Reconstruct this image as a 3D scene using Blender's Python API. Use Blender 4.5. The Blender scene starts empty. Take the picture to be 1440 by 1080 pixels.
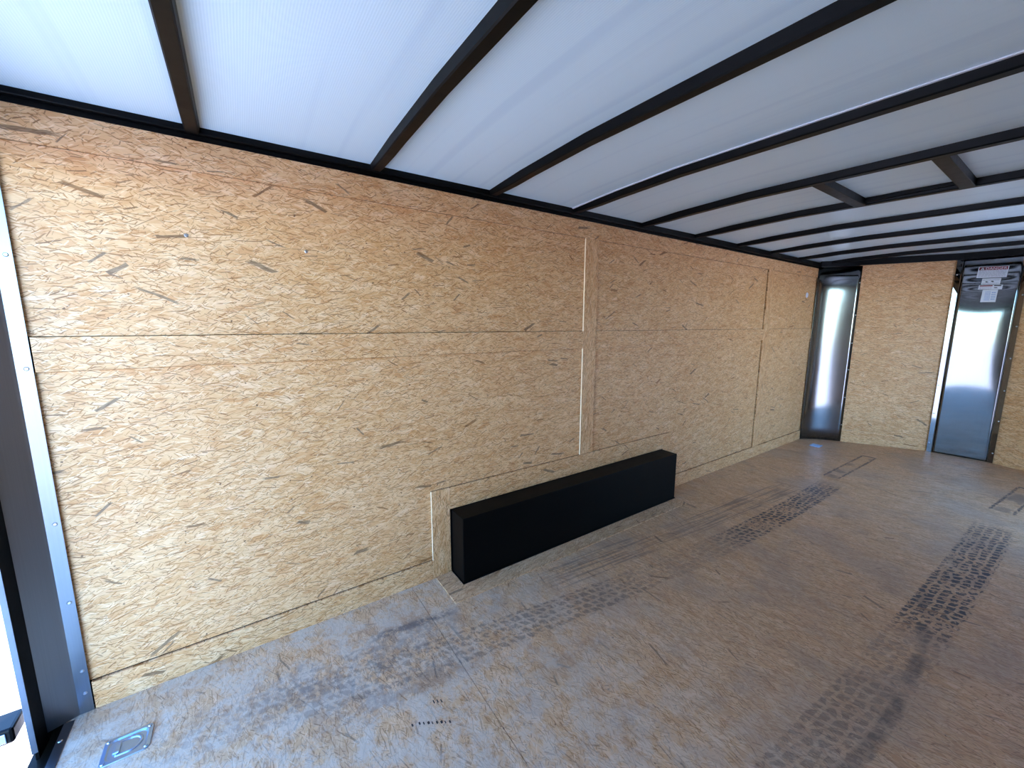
import bpy, bmesh, math, random
from mathutils import Vector, Matrix

# ------------------------------------------------------------------ camera, sky, sun, exposure
SC = bpy.context.scene
COL = SC.collection

cam_data = bpy.data.cameras.new('camera')
cam_data.sensor_fit = 'HORIZONTAL'
cam_data.sensor_width = 36.0
cam_data.lens = 554.579 / 1440.0 * 36.0
cam_data.clip_start = 0.02
cam_data.clip_end = 400
cam = bpy.data.objects.new('camera', cam_data)
COL.objects.link(cam)
_r = Vector((0.82574441, -0.56404154, 0.00182033))
_u = Vector((0.08286322, 0.12450093, 0.98875336))
_f = Vector((0.5579246, 0.81630672, -0.14954425))
cam.matrix_world = Matrix(((_r.x, _u.x, -_f.x, 0.0),
                           (_r.y, _u.y, -_f.y, -1.83),
                           (_r.z, _u.z, -_f.z, 1.3416),
                           (0, 0, 0, 1)))
SC.camera = cam

world = bpy.data.worlds.new('sky')
SC.world = world
world.use_nodes = True
wn = world.node_tree
wn.nodes.clear()
w_out = wn.nodes.new('ShaderNodeOutputWorld')
w_bg = wn.nodes.new('ShaderNodeBackground')
w_sky = wn.nodes.new('ShaderNodeTexSky')
w_sky.sky_type = 'NISHITA'
w_sky.sun_disc = False
w_sky.sun_elevation = math.radians(48)
w_sky.sun_rotation = math.radians(47)
w_sky.air_density = 1.15
w_sky.dust_density = 0.15
w_sky.ozone_density = 2.5
w_bg.inputs['Strength'].default_value = 0.62
w_tint = wn.nodes.new('ShaderNodeMix'); w_tint.data_type = 'RGBA'; w_tint.blend_type = 'MULTIPLY'
w_tint.inputs[0].default_value = 1.0; w_tint.inputs[7].default_value = (0.68, 0.98, 1.36, 1)   # camera white balance
wn.links.new(w_sky.outputs[0], w_tint.inputs[6])
wn.links.new(w_tint.outputs[2], w_bg.inputs[0])
wn.links.new(w_bg.outputs[0], w_out.inputs[0])

sun_data = bpy.data.lights.new('sun', 'SUN')
sun_data.energy = 9.5
sun_data.angle = math.radians(0.6)
sun_data.color = (1.0, 0.88, 0.72)
sun = bpy.data.objects.new('sun', sun_data)
COL.objects.link(sun)
sun.location = (9, 8, 12)
sun.rotation_euler = Vector((0.52, 0.48, 0.70)).to_track_quat('Z', 'Y').to_euler()

SC.view_settings.view_transform = 'Standard'
SC.view_settings.look = 'None'
SC.view_settings.gamma = 1.0
SC.view_settings.use_curve_mapping = False
SC.view_settings.exposure = 1.66
SC.cycles.max_bounces = 7
SC.cycles.diffuse_bounces = 5
SC.cycles.glossy_bounces = 4
SC.cycles.sample_clamp_indirect = 8.0

# ------------------------------------------------------------------ helpers
def bx(bm, x0, x1, y0, y1, z0, z1):
    v = [bm.verts.new(p) for p in ((x0,y0,z0),(x1,y0,z0),(x1,y1,z0),(x0,y1,z0),
                                   (x0,y0,z1),(x1,y0,z1),(x1,y1,z1),(x0,y1,z1))]
    for f in ((0,3,2,1),(4,5,6,7),(0,1,5,4),(1,2,6,5),(2,3,7,6),(3,0,4,7)):
        bm.faces.new([v[i] for i in f])

def prism(bm, pts, z0, z1):
    """plan polygon (x,y) pushed up from z0 to z1"""
    a = [bm.verts.new((x, y, z0)) for x, y in pts]
    b = [bm.verts.new((x, y, z1)) for x, y in pts]
    n = len(pts)
    bm.faces.new(list(reversed(a))); bm.faces.new(b)
    for i in range(n):
        bm.faces.new((a[i], a[(i+1) % n], b[(i+1) % n], b[i]))

def slab(bm, grid, thick):
    """grid[i][j] of points; thick = offset vector giving the sheet a real thickness"""
    t = Vector(thick)
    A = [[bm.verts.new(p) for p in row] for row in grid]
    B = [[bm.verts.new(Vector(p) + t) for p in row] for row in grid]
    m, n = len(grid), len(grid[0])
    for i in range(m-1):
        for j in range(n-1):
            bm.faces.new((A[i][j], A[i][j+1], A[i+1][j+1], A[i+1][j]))
            bm.faces.new((B[i][j], B[i+1][j], B[i+1][j+1], B[i][j+1]))
    for j in range(n-1):
        bm.faces.new((A[0][j], B[0][j], B[0][j+1], A[0][j+1]))
        bm.faces.new((A[m-1][j], A[m-1][j+1], B[m-1][j+1], B[m-1][j]))
    for i in range(m-1):
        bm.faces.new((A[i][0], A[i+1][0], B[i+1][0], B[i][0]))
        bm.faces.new((A[i][n-1], B[i][n-1], B[i+1][n-1], A[i+1][n-1]))

def cyl(bm, c, axis, r, h, n=16, r2=None):
    axis = Vector(axis).normalized()
    q = axis.to_track_quat('Z', 'Y').to_matrix()
    c = Vector(c); r2 = r if r2 is None else r2
    a = [bm.verts.new(c + q @ Vector((r*math.cos(2*math.pi*i/n), r*math.sin(2*math.pi*i/n), 0))) for i in range(n)]
    b = [bm.verts.new(c + q @ Vector((r2*math.cos(2*math.pi*i/n), r2*math.sin(2*math.pi*i/n), h))) for i in range(n)]
    bm.faces.new(list(reversed(a))); bm.faces.new(b)
    for i in range(n):
        bm.faces.new((a[i], a[(i+1) % n], b[(i+1) % n], b[i]))

def tube(bm, pts, r, n=10, closed=False):
    pts = [Vector(p) for p in pts]
    rings = []
    N = len(pts)
    for i, p in enumerate(pts):
        if closed:
            t = (pts[(i+1) % N] - pts[i-1]).normalized()
        else:
            t = (pts[min(i+1, N-1)] - pts[max(i-1, 0)]).normalized()
        s = t.cross(Vector((0, 0, 1)))
        if s.length < 1e-4: s = t.cross(Vector((0, 1, 0)))
        s.normalize(); w = s.cross(t)
        rings.append([bm.verts.new(p + s*r*math.cos(2*math.pi*k/n) + w*r*math.sin(2*math.pi*k/n)) for k in range(n)])
    for i in range(N if closed else N-1):
        a, b = rings[i], rings[(i+1) % N]
        for k in range(n):
            bm.faces.new((a[k], a[(k+1) % n], b[(k+1) % n], b[k]))
    if not closed:
        bm.faces.new(list(reversed(rings[0]))); bm.faces.new(rings[-1])

def obj(name, bm, mat, parent=None, bevel=0, smooth=False):
    bmesh.ops.recalc_face_normals(bm, faces=bm.faces)
    me = bpy.data.meshes.new(name)
    bm.to_mesh(me); bm.free()
    if smooth:
        for p in me.polygons: p.use_smooth = True
    me.materials.append(mat)
    o = bpy.data.objects.new(name, me)
    COL.objects.link(o)
    if parent: o.parent = parent
    if bevel:
        m = o.modifiers.new('bevel', 'BEVEL'); m.width = bevel; m.segments = 2; m.limit_method = 'ANGLE'
    return o

def tag(o, label, cat, group=None):
    o['label'] = label; o['category'] = cat
    if group: o['group'] = group
    return o

def thing(name, label, cat, loc=(0,0,0), group=None):
    o = bpy.data.objects.new(name, None)
    o.empty_display_size = 0.05
    COL.objects.link(o); o.location = loc
    return tag(o, label, cat, group)

def struct(name, bm, mat, label=None, **k):
    o = obj(name, bm, mat, **k)
    o['kind'] = 'structure'
    if label: o['label'] = label
    return o

# ------------------------------------------------------------------ material helpers
class N:
    def __init__(self, name):
        self.m = bpy.data.materials.new(name); self.m.use_nodes = True
        self.t = self.m.node_tree; self.t.nodes.clear()
    def n(self, typ, **k):
        nd = self.t.nodes.new(typ)
        for a, v in k.items(): setattr(nd, a, v)
        return nd
    def link(self, a, b): self.t.links.new(a, b)
    def set(self, sock, v):
        if hasattr(v, 'is_output') or isinstance(v, bpy.types.NodeSocket): self.link(v, sock)
        else: sock.default_value = v
    def math(self, op, a, b=0.0, c=0.0, clamp=False):
        nd = self.n('ShaderNodeMath', operation=op, use_clamp=clamp)
        self.set(nd.inputs[0], a); self.set(nd.inputs[1], b); self.set(nd.inputs[2], c)
        return nd.outputs[0]
    def vmath(self, op, a, b=(0,0,0)):
        nd = self.n('ShaderNodeVectorMath', operation=op)
        self.set(nd.inputs[0], a); self.set(nd.inputs[1], b)
        return nd.outputs[0]
    def mix(self, f, a, b, blend='MIX'):
        nd = self.n('ShaderNodeMix', data_type='RGBA', blend_type=blend)
        self.set(nd.inputs[0], f); self.set(nd.inputs[6], a); self.set(nd.inputs[7], b)
        return nd.outputs[2]
    def comb(self, x, y, z=0.0):
        nd = self.n('ShaderNodeCombineXYZ')
        self.set(nd.inputs[0], x); self.set(nd.inputs[1], y); self.set(nd.inputs[2], z)
        return nd.outputs[0]
    def sep(self, v):
        nd = self.n('ShaderNodeSeparateXYZ'); self.set(nd.inputs[0], v)
        return nd.outputs
    def noise(self, v, scale, detail=2.0, rough=0.5, dim='2D'):
        nd = self.n('ShaderNodeTexNoise', noise_dimensions=dim)
        self.set(nd.inputs['Vector'], v); nd.inputs['Scale'].default_value = scale
        nd.inputs['Detail'].default_value = detail; nd.inputs['Roughness'].default_value = rough
        return nd.outputs
    def ramp(self, f, stops):
        nd = self.n('ShaderNodeValToRGB')
        el = nd.color_ramp.elements
        while len(el) < len(stops): el.new(0.5)
        for e, (p, c) in zip(el, stops):
            e.position = p
            e.color = (c[0], c[1], c[2], 1) if not isinstance(c, (int, float)) else (c, c, c, 1)
        self.set(nd.inputs[0], f)
        return nd.outputs[0]
    def smooth(self, v, a, b, lo=0.0, hi=1.0):
        nd = self.n('ShaderNodeMapRange', interpolation_type='SMOOTHSTEP')
        self.set(nd.inputs[0], v)
        for i, x in enumerate((a, b, lo, hi)): nd.inputs[i+1].default_value = x
        return nd.outputs[0]
    def bsdf(self, color=(0.5,0.5,0.5,1), rough=0.5, metal=0.0, spec=0.5, normal=None, **k):
        b = self.n('ShaderNodeBsdfPrincipled')
        self.set(b.inputs['Base Color'], color); self.set(b.inputs['Roughness'], rough)
        self.set(b.inputs['Metallic'], metal); self.set(b.inputs['Specular IOR Level'], spec)
        if normal is not None: self.link(normal, b.inputs['Normal'])
        for a, v in k.items(): self.set(b.inputs[a], v)
        o = self.n('ShaderNodeOutputMaterial'); self.link(b.outputs[0], o.inputs[0])
        return b
    def bump(self, h, strength=0.3, dist=0.002):
        nd = self.n('ShaderNodeBump'); self.link(h, nd.inputs['Height'])
        nd.inputs['Strength'].default_value = strength; nd.inputs['Distance'].default_value = dist
        return nd.outputs[0]

def lin(r, g, b):
    f = lambda c: c/12.92 if c <= 0.04045 else ((c+0.055)/1.055)**2.4
    return (f(r/255), f(g/255), f(b/255), 1.0)

# ---- flake layer as a node group: every Voronoi cell carries one wood strand of its own direction and tint
def make_flake_group():
    g = bpy.data.node_groups.new('wood_strand_layer', 'ShaderNodeTree')
    it = g.interface
    for nm, d in (('UV', None), ('Scale', 10), ('Stretch', 1.5), ('Seed', 0), ('Length', .45), ('Width', .12), ('Bias', 0), ('Spread', 2.0)):
        it.new_socket(nm, in_out='INPUT', socket_type='NodeSocketVector' if d is None else 'NodeSocketFloat')
    for nm in ('Mask', 'Tint', 'Chance', 'Grain'):
        it.new_socket(nm, in_out='OUTPUT', socket_type='NodeSocketFloat')
    H = N.__new__(N); H.t = g
    gi = H.n('NodeGroupInput'); go = H.n('NodeGroupOutput')
    I = {s.name: s for s in gi.outputs}
    # turn the plane so that the layer's long axis is x, then squeeze it
    rot0 = H.n('ShaderNodeVectorRotate', rotation_type='Z_AXIS'); H.link(I['UV'], rot0.inputs['Vector'])
    H.link(H.math('MULTIPLY', I['Bias'], -1.0), rot0.inputs['Angle'])
    s = H.sep(rot0.outputs[0])
    ux = H.math('MULTIPLY_ADD', s[0], I['Scale'], I['Seed'])
    uy = H.math('MULTIPLY_ADD', s[1], H.math('MULTIPLY', I['Scale'], I['Stretch']), H.math('MULTIPLY', I['Seed'], 1.7))
    v = H.comb(ux, uy)
    vo = H.n('ShaderNodeTexVoronoi', voronoi_dimensions='2D', feature='F1'); H.link(v, vo.inputs['Vector'])
    vo.inputs['Scale'].default_value = 1.0; vo.inputs['Randomness'].default_value = 1.0
    d = H.vmath('SUBTRACT', v, vo.outputs['Position'])
    ds = H.sep(d)
    dd = H.comb(ds[0], H.math('DIVIDE', ds[1], I['Stretch']))
    rc = H.n('ShaderNodeSeparateColor'); H.link(vo.outputs['Color'], rc.inputs[0])
    r1, r2, r3 = rc.outputs[0], rc.outputs[1], rc.outputs[2]
    wn_ = H.n('ShaderNodeTexWhiteNoise', noise_dimensions='2D'); H.link(vo.outputs['Position'], wn_.inputs['Vector'])
    rw = wn_.outputs['Value']
    ang = H.math('MULTIPLY', H.math('SUBTRACT', r1, 0.5), I['Spread'])
    rot = H.n('ShaderNodeVectorRotate', rotation_type='Z_AXIS'); H.link(dd, rot.inputs['Vector']); H.link(ang, rot.inputs['Angle'])
    l = H.sep(rot.outputs[0])
    fx = H.math('DIVIDE', H.math('ABSOLUTE', l[0]), I['Length'])
    wid = H.math('MULTIPLY', I['Width'], H.math('MULTIPLY_ADD', r2, 1.2, 0.35))
    fy = H.math('DIVIDE', H.math('ABSOLUTE', l[1]), wid)
    gv = H.comb(H.math('MULTIPLY_ADD', l[0], 3.0, H.math('MULTIPLY', rw, 90.0)), H.math('MULTIPLY', l[1], 45.0))
    gr = H.noise(gv, 1.0, 2.0, 0.6)[0]
    dist = H.math('MAXIMUM', fx, fy)
    dist = H.math('ADD', dist, H.math('MULTIPLY', H.math('SUBTRACT', gr, 0.5), 1.3))
    mask = H.smooth(dist, 1.05, 0.85)
    H.link(mask, go.inputs['Mask']); H.link(rw, go.inputs['Tint']); H.link(r3, go.inputs['Chance']); H.link(gr, go.inputs['Grain'])
    return g
FLAKE = make_flake_group()

def osb_color(K, uv, bias, seed, grey=0.0, contrast=1.0):
    """colour and height of an OSB face; uv in metres, bias = main strand direction (radians)"""
    warp = K.noise(uv, 9.0, 2.0, 0.5)[1]
    uvw = K.vmath('ADD', uv, K.vmath('MULTIPLY', K.vmath('SUBTRACT', warp, (0.5,0.5,0.5)), (0.012,0.012,0)))
    def layer(scale, stretch, sd, ln, wd, spread, b=bias):
        nd = K.n('ShaderNodeGroup'); nd.node_tree = FLAKE
        K.link(uvw, nd.inputs['UV'])
        for k_, v_ in (('Scale',scale),('Stretch',stretch),('Seed',sd+seed),('Length',ln),('Width',wd),('Bias',b),('Spread',spread)):
            nd.inputs[k_].default_value = v_
        return nd.outputs
    c = contrast
    mid = (206, 172, 132); 
    def tone(r, g, b):
        # pull towards the middle tone by the contrast, and towards grey
        v = [m + (x-m)*c for m, x in zip(mid, (r, g, b))]
        L = 0.4*v[0] + 0.4*v[1] + 0.2*v[2]
        v = [x + (L-x)*grey for x in v]
        v = [v[0]+7, v[1]-10, v[2]-25]
        return lin(*v)
    big = K.noise(uv, 1.6, 3.0, 0.55)[0]
    col = K.ramp(big, [(0.3, tone(200,164,124)), (0.5, tone(208,174,138)), (0.7, tone(216,187,154))])
    tints = [(0.0, tone(224,200,170)), (0.25, tone(211,179,143)), (0.5, tone(200,162,124)), (0.72, tone(217,190,158)), (0.90, tone(190,144,102)), (1.0, tone(229,208,182))]
    hsum = None
    for i, (sc, st, ln, wd, sp, op) in enumerate(((9, 3.0, .64, .15, .9, .7), (13, 3.0, .62, .13, 1.3, .7), (20, 2.8, .60, .11, 1.7, .65))):
        o = layer(sc, st, 13.1*i+3, ln, wd, sp)
        tc = K.ramp(o['Tint'], tints)
        tc = K.mix(K.math('MULTIPLY', K.smooth(o['Grain'], .5, .8), .30), tc, tone(160,120,78))
        col = K.mix(K.math('MULTIPLY', o['Mask'], op), col, tc)
        h = K.math('MULTIPLY', o['Mask'], K.math('SUBTRACT', o['Tint'], 0.5))
        hsum = h if hsum is None else K.math('ADD', hsum, h)
    # fine dark strand edges
    for i, (sc, st, ln, wd, sp, op, th) in enumerate(((19, 3.2, .62, .024, 1.4, .88, .25), (34, 2.6, .60, .040, 2.0, .80, .28), (12, 3.2, .62, .012, 1.2, .85, .30), (60, 1.8, .5, .07, 2.6, .68, .35))):
        o = layer(sc, st, 7.7*i+41, ln, wd, sp)
        pick = K.smooth(o['Chance'], th, th+.15)
        dc = K.ramp(o['Tint'], [(0, tone(134,100,68)), (.35, tone(166,124,80)), (.6, tone(142,116,92)), (.8, tone(110,84,62)), (1, tone(178,132,86))])
        col = K.mix(K.math('MULTIPLY', K.math('MULTIPLY', o['Mask'], pick), op), col, dc)
    # pale slivers
    for i, (sc, st, ln, wd, sp, op, th) in enumerate(((32, 2.6, .58, .04, 1.6, .5, .35),)):
        o = layer(sc, st, 5.3*i+71, ln, wd, sp)
        pick = K.smooth(o['Chance'], th, th+.15)
        col = K.mix(K.math('MULTIPLY', K.math('MULTIPLY', o['Mask'], pick), op), col, tone(236,220,192))
    # sparse weathered grey and bark-brown strands
    for i, (sc, st, ln, wd, sp, th) in enumerate(((9, 1.8, .52, .048, 1.3, .95), (15, 1.7, .46, .046, 1.8, .945))):
        o = layer(sc, st, 9.9*i+97, ln, wd, sp)
        pick = K.smooth(o['Chance'], th, th+.01)
        gc = K.ramp(o['Tint'], [(0, tone(128,120,110)), (.45, tone(140,128,112)), (.75, tone(120,98,78)), (1, tone(162,120,80))])
        gc = K.mix(K.math('MULTIPLY', K.smooth(o['Grain'], .42, .58), .8), gc, tone(78,66,56))
        col = K.mix(K.math('MULTIPLY', K.math('MULTIPLY', o['Mask'], pick), .85), col, gc)
    # pin knots
    o = layer(15, 1.0, 131.0, .04, .04, 6.0)
    col = K.mix(K.math('MULTIPLY', K.math('MULTIPLY', o['Mask'], K.smooth(o['Chance'], .86, .88)), .8), col, tone(70,54,44))
    return col, hsum

def osb_mat(name, plane, bias=0.0, seed=0.0, grey=0.0, contrast=1.0, rough=0.55):
    K = N(name)
    tc = K.n('ShaderNodeTexCoord')
    s = K.sep(tc.outputs['Object'])
    uv = K.comb(s['XYZ'.index(plane[0])], s['XYZ'.index(plane[1])])
    col, h = osb_color(K, uv, bias, seed, grey, contrast)
    K.bsdf(col, rough, 0.0, 0.45, K.bump(h, 0.25, 0.0012))
    return K.m

def floor_mat():
    K = N('osb_floor')
    tc = K.n('ShaderNodeTexCoord')
    s = K.sep(tc.outputs['Object'])
    X, Y = s[0], s[1]
    uv = K.comb(X, Y)
    col, h = osb_color(K, uv, math.radians(97), 211.0, 0.22, 0.85)
    # trodden dust, grey and brown patches
    d1 = K.noise(uv, 2.3, 4.0, 0.6)[0]
    d2 = K.noise(uv, 6.0, 4.0, 0.65)[0]
    col = K.mix(K.math('MULTIPLY', K.smooth(d1, .42, .68), .40), col, lin(160,142,124))
    col = K.mix(K.math('MULTIPLY', K.smooth(d2, .52, .72), .22), col, lin(138,120,106))
    # pale scuffs by the rear, widened to paint in sky light from the doorway
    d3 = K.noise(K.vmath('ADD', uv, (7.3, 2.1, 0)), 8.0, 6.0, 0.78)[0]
    rear_light = K.smooth(X, 2.0, 0.2)
    col = K.mix(K.math('MULTIPLY', K.math('MULTIPLY', K.smooth(d3, .40, .62), rear_light), .55), col, lin(204,196,180))
    mark = lin(58, 55, 58)
    nfine = K.noise(uv, 42.0, 3.0, 0.7)[0]
    npatch = K.noise(uv, 5.0, 2.0, 0.5)[0]
    wob = K.math('MULTIPLY', K.math('SUBTRACT', K.noise(uv, 60.0, 1.0, 0.5)[0], .5), .022)
    def track(a, b, c, halfw, ramp_stops, seed, blk=0.85, smear=0.28):
        # centre line y = a + b x + c (x-3)^2
        nonlocal col
        dx = K.math('SUBTRACT', X, 3.0)
        yc = K.math('ADD', K.math('MULTIPLY_ADD', X, b, a), K.math('MULTIPLY', K.math('MULTIPLY', dx, dx), c))
        v = K.math('SUBTRACT', Y, yc)
        av = K.math('ABSOLUTE', v)
        inside = K.smooth(K.math('ADD', av, wob), halfw, halfw-.008)
        vo = K.n('ShaderNodeTexVoronoi', voronoi_dimensions='2D', feature='DISTANCE_TO_EDGE')
        K.link(K.comb(K.math('MULTIPLY', K.math('ADD', X, K.math('MULTIPLY', v, .5)), 21.0), K.math('MULTIPLY_ADD', v, 27.0, 5.0)), vo.inputs['Vector'])
        vo.inputs['Scale'].default_value = 1.0; vo.inputs['Randomness'].default_value = .5
        block = K.smooth(K.math('ADD', vo.outputs['Distance'], K.math('MULTIPLY', wob, 6.0)), .12, .19)
        x01 = K.math('MULTIPLY', K.math('ADD', X, 1.0), 1/7.0)
        amt = K.ramp(x01, [((x+1)/7.0, a_) for x, a_ in ramp_stops])
        pn = K.smooth(K.math('ADD', K.math('MULTIPLY', nfine, .7), K.math('MULTIPLY', npatch, .3)), .41, .50)
        tread = K.math('MULTIPLY', K.math('MULTIPLY', block, pn), blk)
        tread = K.math('ADD', tread, K.math('MULTIPLY', npatch, smear))
        tot = K.math('MULTIPLY', K.math('MULTIPLY', tread, inside), amt, clamp=True)
        col = K.mix(tot, col, mark)
    track(-.64, -.028, .03, .088, [(-1,0), (-.5,.12), (.1,.30), (.45,.4), (.9,.5), (1.5,.5), (1.75,.22), (2.3,.25), (2.5,.80), (2.9,.95), (3.5,.95), (3.95,.8), (4.1,0), (6,0)], 1)
    track(-1.48, -.035, .008, .094, [(-1,0), (.7,.0), (1.1,.35), (1.6,.42), (1.95,.30), (2.3,.30), (2.45,.9), (3.0,.95), (3.7,.95), (4.0,.75), (4.12,.0), (6,0)], 2)
    # streaky ghost track beside the wheel box
    v = K.math('SUBTRACT', Y, K.math('MULTIPLY_ADD', X, -.078, -.265))
    st = K.n('ShaderNodeTexNoise', noise_dimensions='2D')
    K.link(K.comb(K.math('MULTIPLY', X, 2.5), K.math('MULTIPLY', v, 70.0)), st.inputs['Vector'])
    st.inputs['Scale'].default_value = 1.0; st.inputs['Detail'].default_value = 2
    gm = K.math('MULTIPLY', K.smooth(K.math('ABSOLUTE', v), .098, .085), K.smooth(st.outputs[0], .46, .6))
    gx = K.ramp(K.math('MULTIPLY', K.math('ADD', X, 1.0), 1/7.0), [(0,0), (2.1/7,0), (2.45/7,.5), (2.9/7,.45), (3.1/7,.22), (3.6/7,.5), (4.6/7,.45), (4.75/7,0), (1,0)])
    col = K.mix(K.math('MULTIPLY', gm, gx), col, lin(80, 74, 72))
    # dragged smear by the rear on the left
    for (a, b, hw, x0, x1, x2, x3, op) in ((-.30, -.10, .16, -.25, .1, .55, .95, .42), (-.19, -.13, .03, .30, .45, .62, .8, .7), (-.52, -.06, .10, -.1, .2, .5, .8, .35)):
        v = K.math('ABSOLUTE', K.math('SUBTRACT', Y, K.math('MULTIPLY_ADD', X, b, a)))
        m_ = K.math('MULTIPLY', K.smooth(v, hw, hw*.3), K.math('MULTIPLY', K.smooth(X, x0, x1), K.smooth(X, x3, x2)))
        m_ = K.math('MULTIPLY', m_, K.smooth(K.math('ADD', K.math('MULTIPLY', nfine, .5), K.math('MULTIPLY', d2, .5)), .40, .58))
        col = K.mix(K.math('MULTIPLY', m_, op), col, lin(86, 80, 82))
    # skid outlines where the tyres stopped
    def skid(xa, ya, xb, yb, half, endbar, op):
        nonlocal col
        L = math.hypot(xb-xa, yb-ya); ux, uy = (xb-xa)/L, (yb-ya)/L
        px = K.math('SUBTRACT', X, xa); py = K.math('SUBTRACT', Y, ya)
        u = K.math('ADD', K.math('MULTIPLY', px, ux), K.math('MULTIPLY', py, uy))
        w = K.math('SUBTRACT', K.math('MULTIPLY', py, ux), K.math('MULTIPLY', px, uy))
        w = K.math('ADD', w, K.math('MULTIPLY', wob, .8))
        rail = K.smooth(K.math('ABSOLUTE', K.math('SUBTRACT', K.math('ABSOLUTE', w), half)), .011, .005)
        rng = K.math('MULTIPLY', K.smooth(u, 0, .03), K.smooth(u, L, L-.02))
        rail = K.math('MULTIPLY', rail, K.math('MULTIPLY', rng, K.smooth(nfine, .36, .5)))
        bar = K.math('MULTIPLY', K.smooth(K.math('ABSOLUTE', K.math('SUBTRACT', u, L)), .018, .01), K.smooth(K.math('ABSOLUTE', w), half+.006, half))
        blob = K.math('MULTIPLY', K.math('MULTIPLY', K.smooth(K.math('ABSOLUTE', w), half, half*.6), rng), K.smooth(npatch, .5, .6))
        tot = K.math('MAXIMUM', rail, K.math('MAXIMUM', K.math('MULTIPLY', bar, endbar), K.math('MULTIPLY', blob, .5)))
        col = K.mix(K.math('MULTIPLY', tot, op), col, lin(50, 48, 54))
    skid(4.22, -.665, 5.23, -.685, .052, 1.0, .85)
    skid(4.45, -1.61, 5.28, -1.69, .055, 1.0, .85)
    # dark curved rub right of the right track
    rx = K.math('SUBTRACT', X, 1.9)
    v = K.math('ABSOLUTE', K.math('SUBTRACT', Y, K.math('ADD', -1.60, K.math('MULTIPLY', K.math('MULTIPLY', rx, rx), .13))))
    m_ = K.math('MULTIPLY', K.smooth(v, .03, .008), K.math('MULTIPLY', K.smooth(X, .9, 1.3), K.smooth(X, 2.9, 2.5)))
    col = K.mix(K.math('MULTIPLY', K.math('MULTIPLY', m_, K.smooth(npatch, .35, .6)), .6), col, lin(70, 66, 64))
    ro = K.math('MULTIPLY_ADD', d2, .25, .36)
    K.bsdf(col, ro, 0.0, 0.45, K.bump(h, 0.25, 0.0012))
    return K.m

def plain(name, rgb, rough, metal=0.0, spec=0.5, noise_amt=0.0, noise_scale=20.0, bump=0.0):
    K = N(name)
    tc = K.n('ShaderNodeTexCoord')
    nz = K.noise(tc.outputs['Object'], noise_scale, 4.0, 0.6, '3D')[0]
    c = lin(*rgb)
    hi = tuple(min(1, x*(1+noise_amt)) for x in c[:3]) + (1,)
    lo = tuple(x*(1-noise_amt) for x in c[:3]) + (1,)
    col = K.mix(nz, lo, hi)
    r = K.math('MULTIPLY_ADD', nz, .14, rough-.07)
    K.bsdf(col, r, metal, spec, K.bump(nz, bump, 0.002) if bump else None)
    return K.m

def brushed(name, rgb, rough, axis='Z', aniso=0.6):
    K = N(name)
    tc = K.n('ShaderNodeTexCoord')
    s = K.sep(tc.outputs['Object'])
    v = K.comb(K.math('MULTIPLY', s[0], 260.0), K.math('MULTIPLY', s[1], 260.0), K.math('MULTIPLY', s[2], 1.6))
    fine = K.noise(v, 1.0, 3.0, 0.6, '3D')[0]
    blot = K.noise(tc.outputs['Object'], 3.0, 3.0, 0.6, '3D')[0]
    c = lin(*rgb)
    col = K.mix(fine, tuple(x*.88 for x in c[:3])+(1,), tuple(min(1, x*1.05) for x in c[:3])+(1,))
    r = K.math('ADD', K.math('MULTIPLY', fine, .06), K.math('MULTIPLY_ADD', blot, .06, rough-.06))
    b = K.bsdf(col, r, 1.0, 0.5, K.bump(fine, 0.02, 0.0005))
    if aniso > .7:
        tg = K.n('ShaderNodeTangent', direction_type='RADIAL', axis='Z')
        K.link(tg.outputs[0], b.inputs['Tangent'])
        b.inputs['Anisotropic'].default_value = aniso
        b.inputs['Anisotropic Rotation'].default_value = 0.0
    return K.m

def ceiling_mat():
    K = N('white_ceiling_liner')
    tc = K.n('ShaderNodeTexCoord')
    s = K.sep(tc.outputs['Object'])
    rib = K.math('SINE', K.math('MULTIPLY', s[0], 2*math.pi/0.006))
    seam = K.noise(K.comb(K.math('MULTIPLY', s[0], 14.0), K.math('MULTIPLY', s[1], .35)), 1.0, 2.0, 0.5)[0]
    col = K.mix(K.math('MULTIPLY_ADD', rib, .5, .5), lin(200,220,232), lin(209,227,237))
    col = K.mix(K.smooth(seam, .55, .75), col, lin(195,215,229))
    K.bsdf(col, 0.36, 0.0, 0.5, K.bump(rib, 0.10, 0.0006))
    return K.m

M_WALL = osb_mat('osb_wall', 'XZ', math.radians(4), 0.0)
M_BATTEN_H = osb_mat('osb_batten_level', 'XZ', math.radians(2), 57.0)
M_BATTEN_V = osb_mat('osb_batten_upright', 'XZ', math.radians(84), 83.0)
M_FRONT = osb_mat('osb_front', 'YZ', math.radians(4), 33.0)
M_RAMP = plain('pale_plywood', (232,222,206), 0.7, noise_amt=.08, noise_scale=12)
M_GAP = plain('dark_backing', (52,38,28), 0.9)
M_EDGE = plain('lit_sawn_edge', (246,222,186), 0.6, noise_amt=.1, noise_scale=80)  # sawn edges paled: the doorway light they catch is put into the colour
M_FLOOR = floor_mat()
M_FSTRIP = osb_mat('osb_floor_strip', 'XY', math.radians(10), 150.0, 0.22, 0.85)
M_CEIL = ceiling_mat()
M_BLACK = plain('black_paint', (3,3,4), 0.42, spec=0.14, noise_amt=.25, noise_scale=30, bump=.05)
M_BOXBLK = plain('black_box_paint', (2,2,3), 0.5, spec=0.10, noise_amt=.5, noise_scale=9, bump=.04)
M_ALU = brushed('brushed_aluminium', (122,124,127), 0.07)
M_ALUC = brushed('brushed_corner_aluminium', (132,134,137), 0.14, aniso=.75)
M_ALUP = brushed('dull_aluminium', (128,131,137), 0.30)
M_ZINC = plain('zinc_plate', (158,182,212), 0.30, metal=1.0, noise_amt=.08, noise_scale=60)
M_STEEL = plain('screw_steel', (190,192,196), 0.3, metal=1.0)
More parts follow.
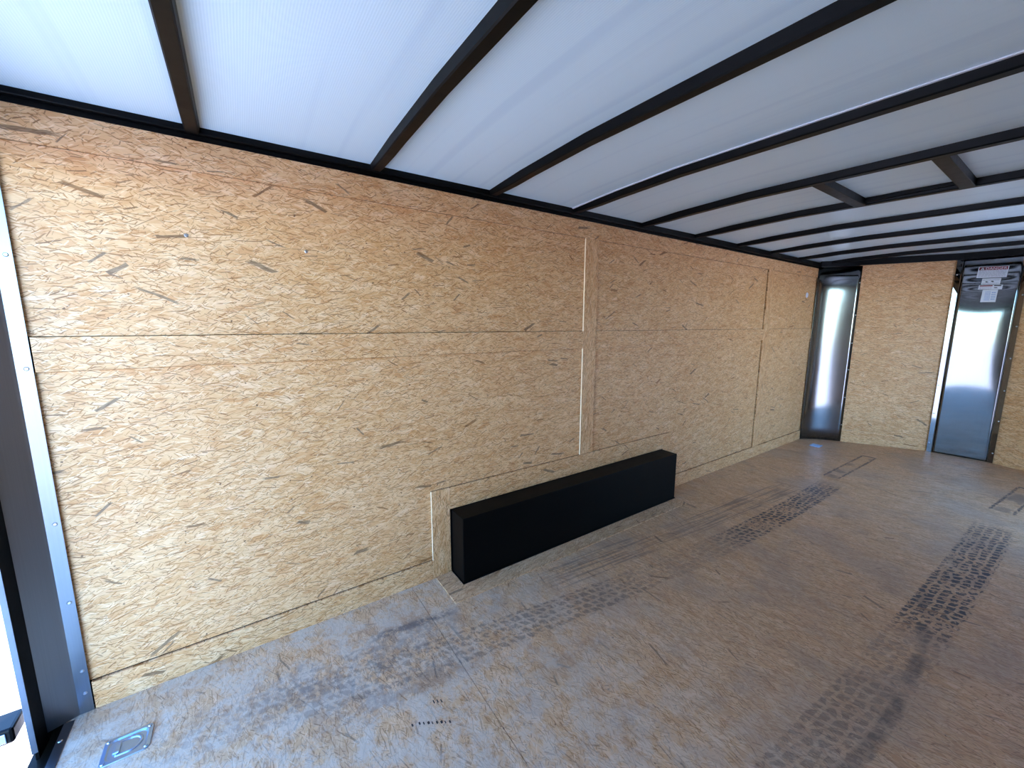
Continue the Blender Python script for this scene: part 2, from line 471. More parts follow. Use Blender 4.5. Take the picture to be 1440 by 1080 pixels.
M_WHITE = plain('white_plastic', (225,225,240), 0.4)
M_PAPER = plain('white_label_film', (214,216,226), 0.35)
M_RED = plain('red_print', (128,26,36), 0.45)
M_INK = plain('black_print', (40,38,42), 0.5)
M_GREYINK = plain('grey_print', (168,170,182), 0.5)
M_BLUEINK = plain('blue_print', (150,168,205), 0.5)
M_SHELL = plain('trailer_skin', (200,200,204), 0.4)
M_SILVER = plain('silver_trim', (176,186,204), 0.32, metal=.85, noise_amt=.05)
M_LENS = plain('dark_lens', (26,30,40), 0.15, spec=.6)

def ground_mat():
    K = N('pale_gravel')
    tc = K.n('ShaderNodeTexCoord')
    n1 = K.noise(tc.outputs['Object'], 14.0, 5.0, 0.7, '3D')[0]
    n2 = K.noise(K.vmath('MULTIPLY', tc.outputs['Object'], (9, 26, 1)), 1.0, 4.0, 0.65, '3D')[0]
    col = K.ramp(n1, [(.3, lin(190,184,178)), (.5, lin(210,206,202)), (.7, lin(228,226,223))])
    col = K.mix(K.math('MULTIPLY', K.smooth(n2, .52, .62), .5), col, lin(176,140,104))
    K.bsdf(col, .9, 0, .2, K.bump(n1, .5, .02))
    return K.m
M_GROUND = ground_mat()

# ------------------------------------------------------------------ dimensions (metres; x towards the nose, y towards the left wall, z up)
W = -2.41                    # right wall
XR = -0.60                   # rear edge of the wooden floor
XC = 5.41                    # where the side walls end
NOSE = [(5.654, -0.286), (6.02, -1.005), (6.02, -1.392), (5.654, -2.124)]
ZR = 1.962                   # underside of the roof rail

def zceil(x, y):
    pts = [(0, 1.998), (-.3, 2.014), (-.7, 2.021), (-1.1, 2.013), (-1.6, 2.003), (-2.41, 1.99), (-9, 1.99)]
    y = min(0, y)
    for (a, za), (b, zb) in zip(pts, pts[1:]):
        if y >= b:
            return za + (zb-za)*(a-y)/(a-b) + .006*x
    return 1.99 + .006*x

# ------------------------------------------------------------------ ground
bm = bmesh.new(); bx(bm, -60, 60, -60, 60, -.75, -.62)
struct('ground', bm, M_GROUND, 'pale sunlit gravel ground outside the open rear of the trailer')

# ------------------------------------------------------------------ floor: sheets with hairline gaps, holes for the two tie-down pans
TIES = [(-.410, -.240), (5.235, -.225)]
HX, HY = .050, .040
bm = bmesh.new()
SEAMS = [XR, .620, 1.815, 3.010, 4.205, 6.15]
def floor_sheet(x0, x1, holes):
    xs = [x0, x1]; ys = [W-.01, .01]
    for hx, hy in holes: xs += [hx-HX, hx+HX]; ys += [hy-HY, hy+HY]
    xs.sort(); ys.sort()
    for a, b in zip(xs, xs[1:]):
        for c, d in zip(ys, ys[1:]):
            cx, cy = (a+b)/2, (c+d)/2
            if any(abs(cx-hx) < HX and abs(cy-hy) < HY for hx, hy in holes): continue
            bx(bm, a, b, c, d, -.022, 0)
for a, b in zip(SEAMS, SEAMS[1:]):
    floor_sheet(a+.0012, b-.0012, [t for t in TIES if a < t[0] < b])
bmesh.ops.remove_doubles(bm, verts=bm.verts, dist=1e-5)
# drop the inner faces shared by neighbouring cells
seen = {}
for f in bm.faces:
    k = tuple(sorted(v.index for v in f.verts)); seen.setdefault(k, []).append(f)
bm.verts.index_update()
seen = {}
for f in bm.faces: seen.setdefault(tuple(sorted(v.index for v in f.verts)), []).append(f)
bmesh.ops.delete(bm, geom=[f for fs in seen.values() if len(fs) > 1 for f in fs], context='FACES')
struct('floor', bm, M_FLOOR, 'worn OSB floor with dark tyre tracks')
bm = bmesh.new(); bx(bm, XR-.02, 6.2, W-.05, .05, -.16, -.075); bx(bm, -.606, -.6005, W-.03, .03, -.076, -.0005)
struct('trim_1', bm, M_BLACK, 'black steel deck frame under the floor')

# ------------------------------------------------------------------ walls
bm = bmesh.new()
GZ = [(.108, 1.1905), (1.3022, 1.8630)]          # lower and upper rows; hairline gaps against the strips
for z0, z1 in GZ:
    if z0 < 1:
        bx(bm, -.575, .7415, 0, .014, z0, z1); bx(bm, .7415, 1.7895, 0, .014, .4885, z1)
        bx(bm, 1.9062, 2.7905, 0, .014, .4885, z1); bx(bm, 2.7905, 4.2060, 0, .014, z0, z1)
    else:
        bx(bm, -.575, 1.7895, 0, .014, z0, z1); bx(bm, 1.9062, 4.2060, 0, .014, z0, z1)
    bx(bm, 4.3325, XC+.02, 0, .014, z0, z1)
struct('wall_left', bm, M_WALL, 'left side wall sheeted in tan OSB')
bm = bmesh.new(); bx(bm, -.575, XC+.02, .0142, .02, 0, 2.0)
struct('wall_left.001', bm, M_GAP, 'dark backing behind the left wall sheets')
bm = bmesh.new(); bx(bm, -.66, XC+.3, .045, .065, -.2, 2.15)
struct('trim_2', bm, M_SHELL, 'outer skin of the left side')
DX0, DX1, DZ1 = 3.90, 4.78, 1.88
bm = bmesh.new()
bx(bm, -.6, DX0, W-.014, W, 0, 2.0); bx(bm, DX1, XC+.02, W-.014, W, 0, 2.0); bx(bm, DX0, DX1, W-.014, W, DZ1, 2.0)
struct('wall_right', bm, M_WALL, 'right side wall sheeted in OSB with an open side doorway')
bm = bmesh.new()
bx(bm, -.66, DX0, W-.065, W-.045, -.2, 2.15); bx(bm, DX1, XC+.3, W-.065, W-.045, -.2, 2.15)
bx(bm, DX0, DX1, W-.065, W-.045, DZ1, 2.15); bx(bm, DX0, DX1, W-.065, W-.045, -.2, 0)
struct('trim_3', bm, M_SHELL, 'outer skin of the right side')
bm = bmesh.new()
bx(bm, DX0-.02, DX0+.012, W-.07, W+.006, 0, DZ1+.02); bx(bm, DX1-.012, DX1+.02, W-.07, W+.006, 0, DZ1+.02)
bx(bm, DX0, DX1, W-.07, W+.006, DZ1-.012, DZ1+.02)
struct('door_1', bm, M_ALU, 'aluminium frame of the open side doorway')
# front V
def vwall(p, q, name, label):
    (x0, y0), (x1, y1) = p, q
    d = Vector((x1-x0, y1-y0, 0)).normalized(); n = Vector((-d.y, d.x, 0))
    if n.x < 0: n = -n
    bm = bmesh.new()
    prism(bm, [(x0, y0), (x1, y1), (x1+n.x*.014, y1+n.y*.014), (x0+n.x*.014, y0+n.y*.014)], 0, 2.02)
    return struct(name, bm, M_FRONT, label)
A, B, Cc, D = NOSE
def ext(p, q, t):   # point past q by t
    d = Vector((q[0]-p[0], q[1]-p[1])); d.normalize(); return (q[0]+d.x*t, q[1]+d.y*t)
vwall(ext(B, A, .015), ext(A, B, .014), 'wall_front', 'left panel of the V-shaped nose wall, tan OSB')
vwall(ext(D, Cc, .014), ext(Cc, D, .015), 'wall_front.001', 'right panel of the V-shaped nose wall, tan OSB')
bm = bmesh.new()
prism(bm, [(XC, .065), (5.80, -.15), (6.25, -1.0), (6.25, -1.4), (5.80, -2.26), (XC, W-.065), (XC, W-.03), (5.76, -2.24), (6.21, -1.4), (6.21, -1.0), (5.76, -.17), (XC, .03)], -.2, 2.15)
struct('trim_4', bm, M_SHELL, 'outer skin of the nose')

# level joint lines on the nose panels: shallow OSB strip
def vstrip(p, q, z0, z1, name, label):
    (x0, y0), (x1, y1) = p, q
    d = Vector((x1-x0, y1-y0, 0)).normalized(); n = Vector((d.y, -d.x, 0))
    if n.x > 0: n = -n
    bm = bmesh.new()
    prism(bm, [(x0, y0), (x1, y1), (x1+n.x*.008, y1+n.y*.008), (x0+n.x*.008, y0+n.y*.008)], z0, z1)
    return struct(name, bm, M_FRONT, label)
vstrip(ext(B, A, -.045), B, 1.192, 1.300, 'trim_5', 'OSB strip across the left nose panel')
vstrip(Cc, ext(Cc, D, -.045), 1.192, 1.300, 'trim_6', 'OSB strip across the right nose panel')

# ------------------------------------------------------------------ OSB battens on the left wall (about 11 cm wide, 1 cm thick)
TB = -.010
def batten(n, x0, x1, z0, z1, label, mat):
    bm = bmesh.new(); bx(bm, x0, x1, TB, 0, z0, z1)
    o = struct('trim_%d' % n, bm, mat, label, bevel=.0008)
    if n in (13, 15):
        paint_lit_edge(o, lambda v: v.x < -.9)  # rear-facing side painted lighter, as lit from the doorway
    return o
def paint_lit_edge(o, test):
    o.data.materials.append(M_EDGE)
    for p in o.data.polygons:
        if test(p.normal): p.material_index = 1
VX = [(1.790, 1.904), (4.213, 4.330)]
zb0, zb1, zm0, zm1, zt0 = 0.0, .105, 1.192, 1.300, 1.864
batten(7, -.53, XC, zt0, ZR+.01, 'OSB strip along the top of the left wall', M_BATTEN_H)
batten(8, -.53, .742, zb0, zb1, 'OSB strip along the floor behind the wheel box', M_BATTEN_H)
batten(9, 2.788, XC, zb0, zb1, 'OSB strip along the floor ahead of the wheel box', M_BATTEN_H)
batten(10, -.53, VX[0][0]-.0008, zm0, zm1, 'OSB strip at mid height, rear bay', M_BATTEN_H)
batten(11, VX[0][1]+.0008, VX[1][0]-.0008, zm0, zm1, 'OSB strip at mid height, middle bay', M_BATTEN_H)
batten(12, VX[1][1]+.0008, XC, zm0, zm1, 'OSB strip at mid height, front bay', M_BATTEN_H)
batten(13, VX[0][0], VX[0][1], .488, zt0-.001, 'upright OSB strip above the wheel box', M_BATTEN_V)
batten(14, VX[1][0], VX[1][1], zb1+.001, zt0-.001, 'upright OSB strip near the front', M_BATTEN_V)
# frame around the wheel box
batten(15, .742, .845, zb0, .4865, 'upright OSB strip at the rear end of the wheel box', M_BATTEN_V)
batten(16, .846, 2.788, .366, .4865, 'OSB strip along the wall above the wheel box', M_BATTEN_H)
batten(17, 2.690, 2.788, zb0, .3655, 'upright OSB strip at the front end of the wheel box', M_BATTEN_V)
bm = bmesh.new(); bx(bm, .753, 2.690, -.250, -.146, .0005, .007); bx(bm, .753, .851, -.146, -.011, .0005, .007)
o = struct('trim_18', bm, M_FSTRIP, 'flat OSB strip on the floor around the wheel box', bevel=.0008)

# ------------------------------------------------------------------ ceiling
ys = [0.03, -.04, -.15, -.3, -.5, -.7, -.9, -1.1, -1.35, -1.6, -2.0, W-.03]
bm = bmesh.new()
slab(bm, [[(x, y, zceil(x, y)) for y in ys] for x in (-.66, .8, 2.2, 3.6, 5.0, 6.22)], (0, 0, .02))
struct('ceiling', bm, M_CEIL, 'white ribbed plastic ceiling liner', smooth=False)
bm = bmesh.new(); bx(bm, -.70, 6.3, W-.07, .07, 2.12, 2.16)
struct('trim_19', bm, M_SHELL, 'outer roof skin')

# rail along the top of the left wall, same on the right
def rail(y, s, label):
    t = thing('roof_rail', label, 'rail', (2.4, y, ZR))
    x0, x1 = -.66-2.4, XC-2.4
    bm = bmesh.new(); bx(bm, x0, x1, -.011*s if s > 0 else 0, 0 if s > 0 else .011, 0, .060)
    if True:
        obj('flange', bm, M_BLACK, t, bevel=.001)
    bm = bmesh.new(); bx(bm, x0, x1, min(-.034*s, -.011*s), max(-.034*s, -.011*s), .016, .058)
    obj('tube', bm, M_BLACK, t, bevel=.003)
    return t
rail(0, 1, 'black steel roof rail along the top of the left OSB wall')
rail(W, -1, 'black steel roof rail along the top of the right wall')
# rail over the nose
t = thing('nose_rail', 'black steel rail along the top of the V-shaped nose wall', 'rail', (5.8, -1.2, 1.98))
def nose_piece(p, q, nm, z0, z1):
    (x0, y0), (x1, y1) = p, q
    d = Vector((x1-x0, y1-y0, 0)).normalized(); n = Vector((d.y, -d.x, 0))
    if n.x > 0: n = -n
    bm = bmesh.new()
    P = [(x0-n.x*.0, y0-n.y*.0), (x1, y1), (x1+n.x*.03, y1+n.y*.03), (x0+n.x*.03, y0+n.y*.03)]
    prism(bm, [(x-5.8, y+1.2) for x, y in P], z0-1.98, z1-1.98)
    obj(nm, bm, M_BLACK, t, bevel=.002)
nose_piece((XC-.03, -.02), A, 'corner_segment', 1.980, 2.05)
nose_piece(A, B, 'side_segment', 1.985, 2.05)
nose_piece(B, Cc, 'centre_segment', 1.985, 2.05)
nose_piece(Cc, D, 'side_segment', 1.985, 2.05)
nose_piece(D, (XC-.03, W+.02), 'corner_segment', 1.980, 2.05)

# ------------------------------------------------------------------ roof bows
BX = [-.079, .530, 1.112, 1.680, 2.300, 2.930, 3.560, 4.190, 4.840, 5.450]
def zbow(x, y):
    e = min(1.0, max(0.0, min(-y, y-W)/.22))
    return zceil(x, y) - (.014 + .020*math.sqrt(e))
ybow = [-.012, -.04, -.08, -.14, -.22, -.35, -.5, -.7, -.9, -1.1, -1.35, -1.6, -1.9, -2.2, -2.3, -2.37, W+.012]
def bow(x, label, wd=.040):
    t = thing('roof_bow', label, 'roof bow', (x, -1.2, 2.0), 'black roof bows under the white ceiling')
    bm = bmesh.new()
    h = wd/2
    rows = []
    for y in ybow:
        zb, zt = zbow(x, y), zceil(x, y)+.004
        rows.append([(-h-.004, y+1.2, zt-2.0), (-h, y+1.2, zb+.004-2.0), (-h+.004, y+1.2, zb-2.0), (h-.004, y+1.2, zb-2.0), (h, y+1.2, zb+.004-2.0), (h+.004, y+1.2, zt-2.0)])
    V = [[bm.verts.new(p) for p in r] for r in rows]
    for i in range(len(V)-1):
        for j in range(6):
            bm.faces.new((V[i][j], V[i][(j+1) % 6], V[i+1][(j+1) % 6], V[i+1][j]))
    bm.faces.new(V[0]); bm.faces.new(list(reversed(V[-1])))
    obj('bow_tube', bm, M_BLACK, t)
    return t
words = ['nearest the open rear end, at the upper left', 'second from the rear', 'third from the rear', 'fourth from the rear, with a white seam strip along its edge',
         'fifth from the rear, carrying the rear side of the vent frame', 'sixth from the rear, carrying the front side of the vent frame',
         'just ahead of the roof vent frame', 'third from the nose', 'second from the nose', 'closest to the metal nose cover']
BOWS = []
for x, w_ in zip(BX, words):
    BOWS.append(bow(x, 'black steel roof bow ' + w_))
# white seam strip along the fourth bow
x = BX[3]; bm = bmesh.new()
slab(bm, [[(xx-x, y+1.2, zceil(x, y)-.001-2.0) for y in ybow] for xx in (x-.032, x-.021)], (0, 0, -.004))
o = obj('seam_strip', bm, M_PAPER, BOWS[3]); o['label'] = 'thin white seam strip'

# roof vent framing between the fifth and sixth bows
vt = thing('roof_vent_frame', 'black steel frame for a roof vent set between two roof bows', 'vent frame', (2.61, -1.2, 2.0))
def vrail(y, nm):
    bm = bmesh.new(); x0, x1 = BX[4]+.018-2.61, BX[5]-.018-2.61
    zt = zceil(2.6, y)+.004
    zb = zbow(2.6, y)-.001
    bx(bm, x0, x1, y-.025+1.2, y+.025+1.2, zb-2.0, zt-2.0)
    obj(nm, bm, M_BLACK, vt, bevel=.003)
vrail(-1.005, 'cross_rail'); vrail(-1.405, 'cross_rail')
for x_, nm in ((BX[4]+.030, 'lip'), (BX[5]-.030, 'lip')):
    bm = bmesh.new(); bx(bm, x_-.012-2.61, x_+.012-2.61, -1.38+1.2, -1.03+1.2, zceil(2.6,-1.2)-.018-2.0, zceil(2.6,-1.2)+.003-2.0)
    obj(nm, bm, M_BLACK, vt, bevel=.002)

# ------------------------------------------------------------------ wheel box
wb = thing('wheel_box', 'long black wheel well box on the floor against the left OSB wall', 'wheel box', (1.768, -.07, 0))
bm = bmesh.new(); bx(bm, .852-1.768, 2.684-1.768, -.145+.07, .07-.0105, .0075, .364)
obj('box_body', bm, M_BOXBLK, wb, bevel=.003)
bm = bmesh.new(); fx0, fx1 = .847-1.768, 2.689-1.768; fy = .07-.0105
bx(bm, fx0, fx1, fy-.004, fy, .362, .3655); bx(bm, fx0, fx0+.006, fy-.004, fy, .0075, .3655); bx(bm, fx1-.006, fx1, fy-.004, fy, .0075, .3655)
obj('wall_flange', bm, M_BOXBLK, wb)
bm = bmesh.new(); bx(bm, fx0, fx1, -.150+.07, -.1445+.07, .0072, .0115); bx(bm, fx0, fx0+.006, -.150+.07, fy, .0072, .0115)
obj('floor_flange', bm, M_BOXBLK, wb)

# ------------------------------------------------------------------ aluminium covers
def screws(t, pts, nrm, off):
    for p in pts:
        bm = bmesh.new(); q = Vector(p)-Vector(off)
        cyl(bm, q, nrm, .0062, .0022, 12, .0040)
        obj('screw', bm, M_STEEL, t)

def corner_cover(sgn, label):
    # sgn=1 left corner; mirrored for the right
    my = lambda y: y if sgn > 0 else W - y
    org = (5.5, my(-.15), 0)
    t = thing('corner_cover', label, 'metal cover', org)
    P0 = Vector((5.385, -.008)); P3 = Vector((5.668, -.313)); P1 = Vector((5.430, -.008)); P2 = Vector((5.545, -.071))
    pts = []
    for i in range(25):
        s = i/24
        pts.append(P0*(1-s)**3 + P1*3*s*(1-s)**2 + P2*3*s*s*(1-s) + P3*s**3)
    pts = [p + Vector((-.006, -.006)) for p in pts]
    zs = [0.002 + (1.979-.002)*k/14 for k in range(15)]
    bm = bmesh.new()
    grid = []
    for z in zs:
        row = []
        for i, p in enumerate(pts):
            s = i/24
            b = .0035*math.sin(math.pi*s)*math.sin(z*3.1+1.0)*(1 if z < 1.5 else 1.0)
            if z > 1.6: b += .006*math.sin(math.pi*s)*math.sin((z-1.6)*11)
            row.append((p.x-b*.7-org[0], my(p.y-b*.7)-org[1], z))
        grid.append(row)
    slab(bm, grid, (.0015, .0015*sgn, 0))
    obj('sheet', bm, M_ALUC, t, smooth=True)
    e = pts[-1]
    screws(t, [(e.x-.006, my(e.y+.006), z) for z in (.20, .52, .84, 1.14, 1.45, 1.80)], (-.88, -.47*sgn, 0), org)
    return t
corner_cover(1, 'curved brushed aluminium corner cover between the left wall and the nose panel')
corner_cover(-1, 'curved brushed aluminium corner cover at the right front corner')

nc = thing('nose_cover', 'flat brushed aluminium cover on the nose wall, behind the danger label', 'metal cover', (6.0, -1.2, 0))
def xnose(y, z):
    c = 1 - ((y+1.198)/.19)**2; c = max(0, c)
    x = 6.004 - .030*(y+1.198)
    x += c*(-.003*math.sin((z-.5)*2.2))
    if z > 1.34: x += (.045 + .018*c)*(z-1.34)**2
    if z > 1.60: x += c*.0007*math.sin((z-1.60)*70 + 10*(y+1.2)**2)*min(1, (z-1.6)/.1)
    return x
bm = bmesh.new()
ysn = [-1.010 - .376*i/20 for i in range(21)]
zsn = [.002 + (1.984-.002)*k/120 for k in range(121)]
slab(bm, [[(xnose(y, z)-6.0, y+1.2, z) for y in ysn] for z in zsn], (.0016, 0, 0))
obj('sheet', bm, M_ALU, nc, smooth=True)
for s in (1, -1):
    bm = bmesh.new()
    y0 = -1.010 if s > 0 else -1.386
    grid = []
    for z in zsn[::4]:
        xa = xnose(y0, z)
        grid.append([(xa-6.0, y0+1.2, z), (xa-.006-6.0, y0+.007*s+1.2, z), (min(xa-.021, xnose(y0, 1.0)-.019)-6.0, y0+.040*s+1.2, z)])
    slab(bm, grid, (.007, 0, 0))
    o = obj('edge_flange', bm, M_ALU, nc)
    screws(nc, [(min(xnose(y0, z)-.0165, xnose(y0, 1.0)-.0155), y0+.028*s, z) for z in (.10, .42, .72, 1.03, 1.33, 1.62, 1.84)], (-.88, -.45*s, 0), (6.0, -1.2, 0))

# rear post cover, left
rp = thing('rear_post_cover', 'dull aluminium cover on the rear post at the left edge of the open rear doorway', 'metal cover', (-.58, 0, 0))
bm = bmesh.new()
prof = [(-.533, -.0125), (-.568, -.0130), (-.574, -.0150), (-.637, -.040), (-.637, -.030), (-.580, -.006), (-.533, -.0105)]
prism(bm, [(x+.58, y) for x, y in prof], .001, 1.975)
obj('sheet', bm, M_ALUP, rp)
screws(rp, [(-.546, -.0128, z) for z in (.16, .42, .70, 1.205, 1.540, 1.84)], (0, -1, 0), (-.58, 0, 0))
screws(rp, [(-.548, -.0128, .075)], (0, -1, 0), (-.58, 0, 0))

# rear frame
rf = thing('rear_door_frame', 'black steel frame of the open rear doorway with a silver edge', 'door frame', (-.65, -1.2, 0))
def P_(pts): return [(x+.65, y+1.2) for x, y in pts]
bm = bmesh.new(); prism(bm, P_([(-.6375, -.036), (-.640, -.104), (-.648, -.104), (-.672, -.03), (-.672, .06), (-.645, .06)]), -.03, 2.10)
obj('post', bm, M_BLACK, rf)
bm = bmesh.new(); prism(bm, P_([(-.640, W+.104), (-.6375, W+.036), (-.645, W-.06), (-.672, W-.06), (-.672, W+.03), (-.648, W+.104)]), -.03, 2.10)
obj('post', bm, M_BLACK, rf)
bm = bmesh.new(); prism(bm, P_([(-.6405, -.1045), (-.6530, -.1075), (-.6560, -.1000), (-.648, -.098)]), -.004, 2.0)
o = obj('edge_trim', bm, M_SILVER, rf); o['label'] = 'silver edge strip facing the opening'
bm = bmesh.new(); bx(bm, -.665+.65, -.6375+.65, W-.05+1.2, .05+1.2, 1.83, 2.12)
obj('header', bm, M_BLACK, rf)
bm = bmesh.new(); bx(bm, -.665+.65, -.607+.65, W-.05+1.2, .05+1.2, -.16, -.035)
obj('sill', bm, M_BLACK, rf)
bm = bmesh.new(); bx(bm, -.664+.65, -.630+.65, W+.04+1.2, -1.32+1.2, -.04, 1.83)
obj('shade_leaf', bm, M_SHELL, rf)  # unseen leaf added to keep light off the right side of the floor
# latch outside the post
lt = thing('door_latch', 'small black latch with a shiny face beside the silver edge of the rear doorway', 'latch', (-.735, -.01, .045))
bm = bmesh.new(); bx(bm, -.035, .035, -.045, .045, -.022, .030)
obj('housing', bm, M_BLACK, lt, bevel=.008)
bm = bmesh.new(); bx(bm, -.020, .020, -.049, -.0452, -.012, .020)
o = obj('face_plate', bm, M_SILVER, lt, bevel=.002); o['label'] = 'bluish shiny face plate'

# aluminium strip at the rear edge of the floor
fe = thing('floor_edge_strip', 'thin aluminium edge strip across the rear end of the wooden floor', 'edge strip', (-.59, -1.2, 0))
bm = bmesh.new(); bx(bm, -.602+.59, -.577+.59, W+.02+1.2, -.030+1.2, .0004, .0035)
obj('strip', bm, M_ALUP, fe)
screws(fe, [(-.592, y, .0034) for y in (-.105, -.40, -.70, -1.0, -1.3, -1.6, -1.9, -2.2)], (0, 0, 1), (-.59, -1.2, 0))

# ------------------------------------------------------------------ tie-down rings
def tie_down(loc, label, flip=1):
    t = thing('tie_down_ring', label, 'tie-down', (loc[0], loc[1], 0), 'floor tie-down rings')
    # plate with a raised rim round the pan
    bm = bmesh.new()
    ox, oy = .060, .049
    ix, iy = .046, .036
    def rr(hx, hy, r, z, n=5):
        out = []
        for cx, cy, a0 in ((hx-r, hy-r, 0), (-hx+r, hy-r, 90), (-hx+r, -hy+r, 180), (hx-r, -hy+r, 270)):
            for k in range(n):
                a = math.radians(a0 + 90*k/(n-1)); out.append(bm.verts.new((cx+r*math.cos(a), cy+r*math.sin(a), z)))
        return out
    loops = [rr(ox, oy, .014, .0006), rr(ox-.001, oy-.001, .013, .004), rr(ix+.003, iy+.003, .018, .0045), rr(ix-.001, iy-.001, .018, .001), rr(ix-.007, iy-.007, .018, -.014)]
    n = len(loops[0])
    for a, b in zip(loops, loops[1:]):
        for k in range(n): bm.faces.new((a[k], a[(k+1) % n], b[(k+1) % n], b[k]))
    bm.faces.new(loops[-1]); bm.faces.new(list(reversed(loops[0])))
    obj('pan', bm, M_ZINC, t)
    # ring (D shape) lying in the pan
    pts = []
    for k in range(21):
        a = -math.pi/2 + math.pi*k/20
        pts.append((flip*(.008+.027*math.cos(a)), .025*math.sin(a), -.002))
    pts = [(flip*-.022, -.025, -.003)] + pts + [(flip*-.022, .025, -.003)]
    bm = bmesh.new(); tube(bm, pts, .0058, 10, closed=True)
    obj('ring', bm, M_ZINC, t, smooth=True)
    bm = bmesh.new(); bx(bm, -.033 if flip > 0 else .015, -.015 if flip > 0 else .033, -.017, .017, -.012, .0055)
    obj('strap', bm, M_ZINC, t, bevel=.003)
    for sx in (-1, 1):
        for sy in (-1, 1):
            bm = bmesh.new(); cyl(bm, (sx*.050, sy*.039, .003), (0,0,1), .0062, .0042, 14, .0042)
            obj('bolt', bm, M_ZINC, t)
    return t
tie_down(TIES[0], 'recessed zinc tie-down ring in the floor beside the rear post cover')
tie_down(TIES[1], 'recessed zinc tie-down ring in the floor below the front corner cover', -1)

# unseen ramp added outside the rear opening to bounce light up to the ceiling
bm = bmesh.new()
prism_pts = [(-.68, -.075), (-2.55, -.60), (-2.55, -.56), (-.68, -.030)]
a_ = [bm.verts.new((x, W+.12, z)) for x, z in prism_pts]; b_ = [bm.verts.new((x, -.12, z)) for x, z in prism_pts]
bm.faces.new(a_); bm.faces.new(list(reversed(b_)))
for i in range(4): bm.faces.new((a_[i], a_[(i+1) % 4], b_[(i+1) % 4], b_[i]))
struct('bounce_ramp', bm, M_RAMP, 'unseen pale plywood ramp added outside the rear opening to bounce light inside')

# ------------------------------------------------------------------ labels on the nose cover
def sticker(name, label, y0, y1, z0, z1, tilt, parts):
    """y0 = left edge (larger y), y1 = right edge; parts = (name, material, label, [rects in 0..1])"""
    cy, cz = (y0+y1)/2, (z0+z1)/2
    x = min(xnose(y, z) for y in (y0, cy, y1) for z in (z0, cz, z1)) - .0022
    t = tag(bpy.data.objects.new(name, None), label, 'label'); COL.objects.link(t); t.empty_display_size = .05
    t.location = (x, cy, cz)
    lean = math.atan2(xnose(cy, z1)-xnose(cy, z0), z1-z0)
    t.rotation_euler = (tilt, lean, 0)
    w, h = abs(y0-y1), z1-z0
    bm = bmesh.new(); bx(bm, 0, .0006, -w/2, w/2, -h/2, h/2); obj('backing', bm, M_PAPER, t)
    for nm, mat, rects in parts:
        bm = bmesh.new()
        for (a, b, c, d) in rects:     # a,b across from the left, c,d up
            bx(bm, -.0004, 0, w/2-b*w, w/2-a*w, -h/2+c*h, -h/2+d*h)
        obj(nm, bm, mat, t)
    return t, w, h
def text_mesh(parent, body, mat, size, yl, z, wide, name='lettering', dx=-.0008):
    cu = bpy.data.curves.new(name, 'FONT'); cu.body = body; cu.size = size; cu.extrude = 0.0002; cu.align_x = 'LEFT'; cu.offset = 0
    tmp = bpy.data.objects.new(name, cu); COL.objects.link(tmp)
    dg = bpy.context.evaluated_depsgraph_get(); dg.update()
    me = bpy.data.meshes.new_from_object(tmp.evaluated_get(dg))
    bpy.data.objects.remove(tmp)
    me.materials.clear()
    xs = [v.co.x for v in me.vertices]; k = wide/(max(xs)-min(xs)); x0 = min(xs)
    for v in me.vertices:
        v.co = Vector((dx - v.co.z*.5, yl - (v.co.x-x0)*k, z + v.co.y))
    me.materials.append(mat)
    o = bpy.data.objects.new(name, me); COL.objects.link(o); o.parent = parent
    return o
random.seed(4)
def lines(n, z0, z1, x0=.05, x1=.95, fill=.45, gaps=True):
    R = []
    for i in range(n):
        zc = z1 - (z1-z0)*(i+.5)/n; hh = (z1-z0)/n*fill/2
        a = x0
        while a < x1-.02:
            b = min(x1, a + random.uniform(.05, .14) if gaps else x1)
            R.append((a, b, zc-hh, zc+hh)); a = b + .018
    return R
t, w, h = sticker('danger_label', 'white label headed DANGER in a red band, topmost on the nose cover', -1.113, -1.302, 1.795, 1.900, .045,
    [('heading_band', M_RED, [(.03, .97, .68, .97)]), ('alert_panel', M_INK, [(.05, .24, .70, .95)]), ('small_print', M_GREYINK, lines(8, .06, .64, .05, .95))])
text_mesh(t, 'DANGER', M_PAPER, .030, w/2-.255*w, -h/2+.72*h, .69*w, 'heading_lettering')
bm = bmesh.new(); tri = [(w/2-.08*w, -h/2+.73*h), (w/2-.21*w, -h/2+.73*h), (w/2-.145*w, -h/2+.93*h)]
a = [bm.verts.new((-.0008, y, z)) for y, z in tri]; b = [bm.verts.new((-.0003, y, z)) for y, z in tri]
bm.faces.new(a); bm.faces.new(list(reversed(b)))
for i in range(3): bm.faces.new((a[i], a[(i+1) % 3], b[(i+1) % 3], b[i]))
obj('alert_triangle', bm, M_PAPER, t)
bm = bmesh.new(); bx(bm, -.0012, -.0008, w/2-.155*w, w/2-.135*w, -h/2+.78*h, -h/2+.87*h); bx(bm, -.0012, -.0008, w/2-.155*w, w/2-.135*w, -h/2+.745*h, -h/2+.765*h)
obj('exclamation_mark', bm, M_INK, t)
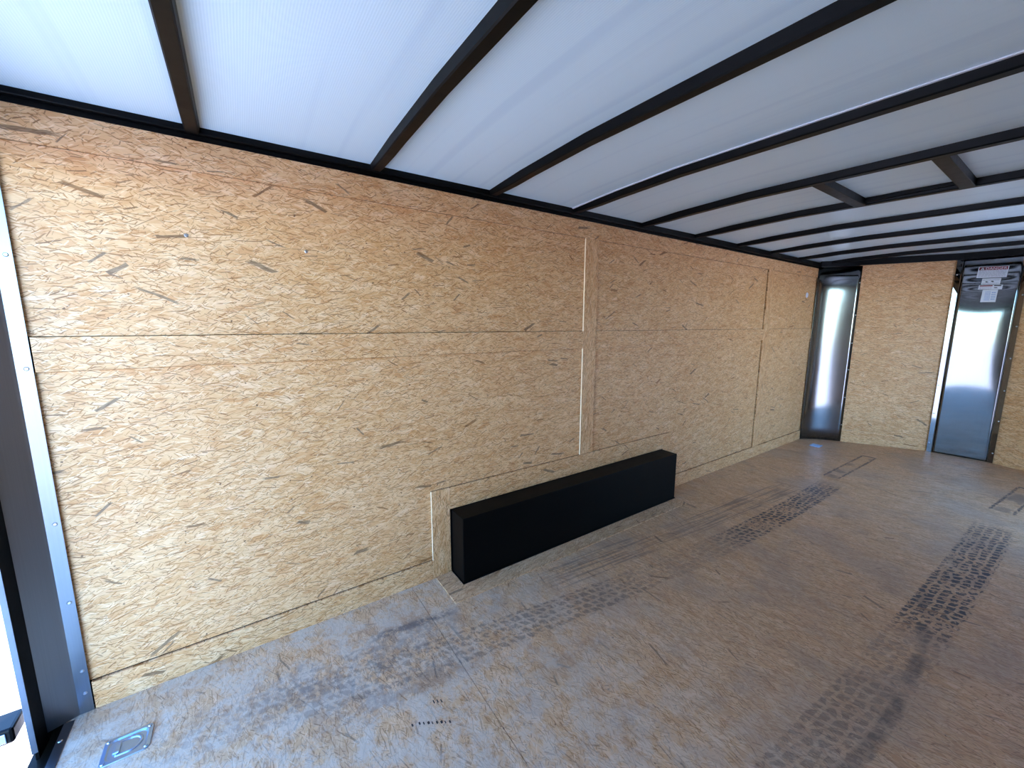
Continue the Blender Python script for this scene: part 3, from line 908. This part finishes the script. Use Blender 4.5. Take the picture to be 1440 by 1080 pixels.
sticker('picture_label', 'small white label with two dark pictograms just under the danger label', -1.150, -1.268, 1.7305, 1.788, .045,
    [('pictogram', M_INK, [(.20, .30, .40, .52), (.24, .36, .34, .44)]), ('pictogram', M_INK, [(.50, .62, .44, .58), (.55, .66, .38, .48)]), ('small_print', M_GREYINK, lines(2, .62, .92)), ('small_print', M_GREYINK, lines(2, .06, .30))])
sticker('strip_label', 'narrow white label with red and black bars, third down on the nose cover', -1.136, -1.286, 1.683, 1.7255, .045,
    [('red_bar', M_RED, [(.04, .58, .70, .94)]), ('black_bar', M_INK, [(.64, .94, .70, .92)]), ('small_print', M_GREYINK, lines(3, .1, .6, .06, .56)), ('black_mark', M_INK, [(.66, .80, .28, .44)])])
sticker('data_label', 'pale blue-white label with faint blue rows, lowest on the nose cover', -1.165, -1.261, 1.563, 1.680, .03,
    [('print_rows', M_BLUEINK, lines(7, .12, .88, .20, .58, .5) + lines(4, .15, .85, .64, .92, .5))])

# white round plug and two screw heads on the left wall
bm = bmesh.new(); cyl(bm, (0, 0, 0), (0, -1, 0), .030, .004, 28, .026)
o = tag(obj('round_plug', bm, M_WHITE), 'white round plug high on the OSB wall near the front corner', 'plug'); o.location = (5.172, -.0003, 1.665)
for i, (x, z, lb) in enumerate(((-.128, 1.647, 'silver screw head in the OSB wall, left of the other one'), (.246, 1.630, 'silver screw head in the OSB wall, right of the other one'))):
    bm = bmesh.new(); cyl(bm, (0, 0, 0), (0, -1, 0), .0065, .0018, 16, .0045)
    o = tag(obj('wall_screw', bm, M_STEEL), lb, 'screw', 'screw heads in the upper left wall'); o.location = (x, -.0002, z)

# faint printed dashes on the floor
st = thing('floor_stamp', 'broken row of small black printed dashes on the floor near the rear', 'printed mark', (.43, -.70, 0))
random.seed(9)
dashes = [(.378 + .0125*i + (0 if i else -.010), -.690 - .0075*i, random.uniform(.003, .008), .010) for i in range(9)]
dashes += [(x, y, .004, .014) for x, y in ((.462, -.650), (.474, -.655), (.486, -.662))]
for x, y, w_, h_ in dashes:
    bm = bmesh.new(); bx(bm, x-.43, x+w_-.43, y-h_+.70, y+.70, .0001, .0005)
    obj('dash', bm, M_INK, st)
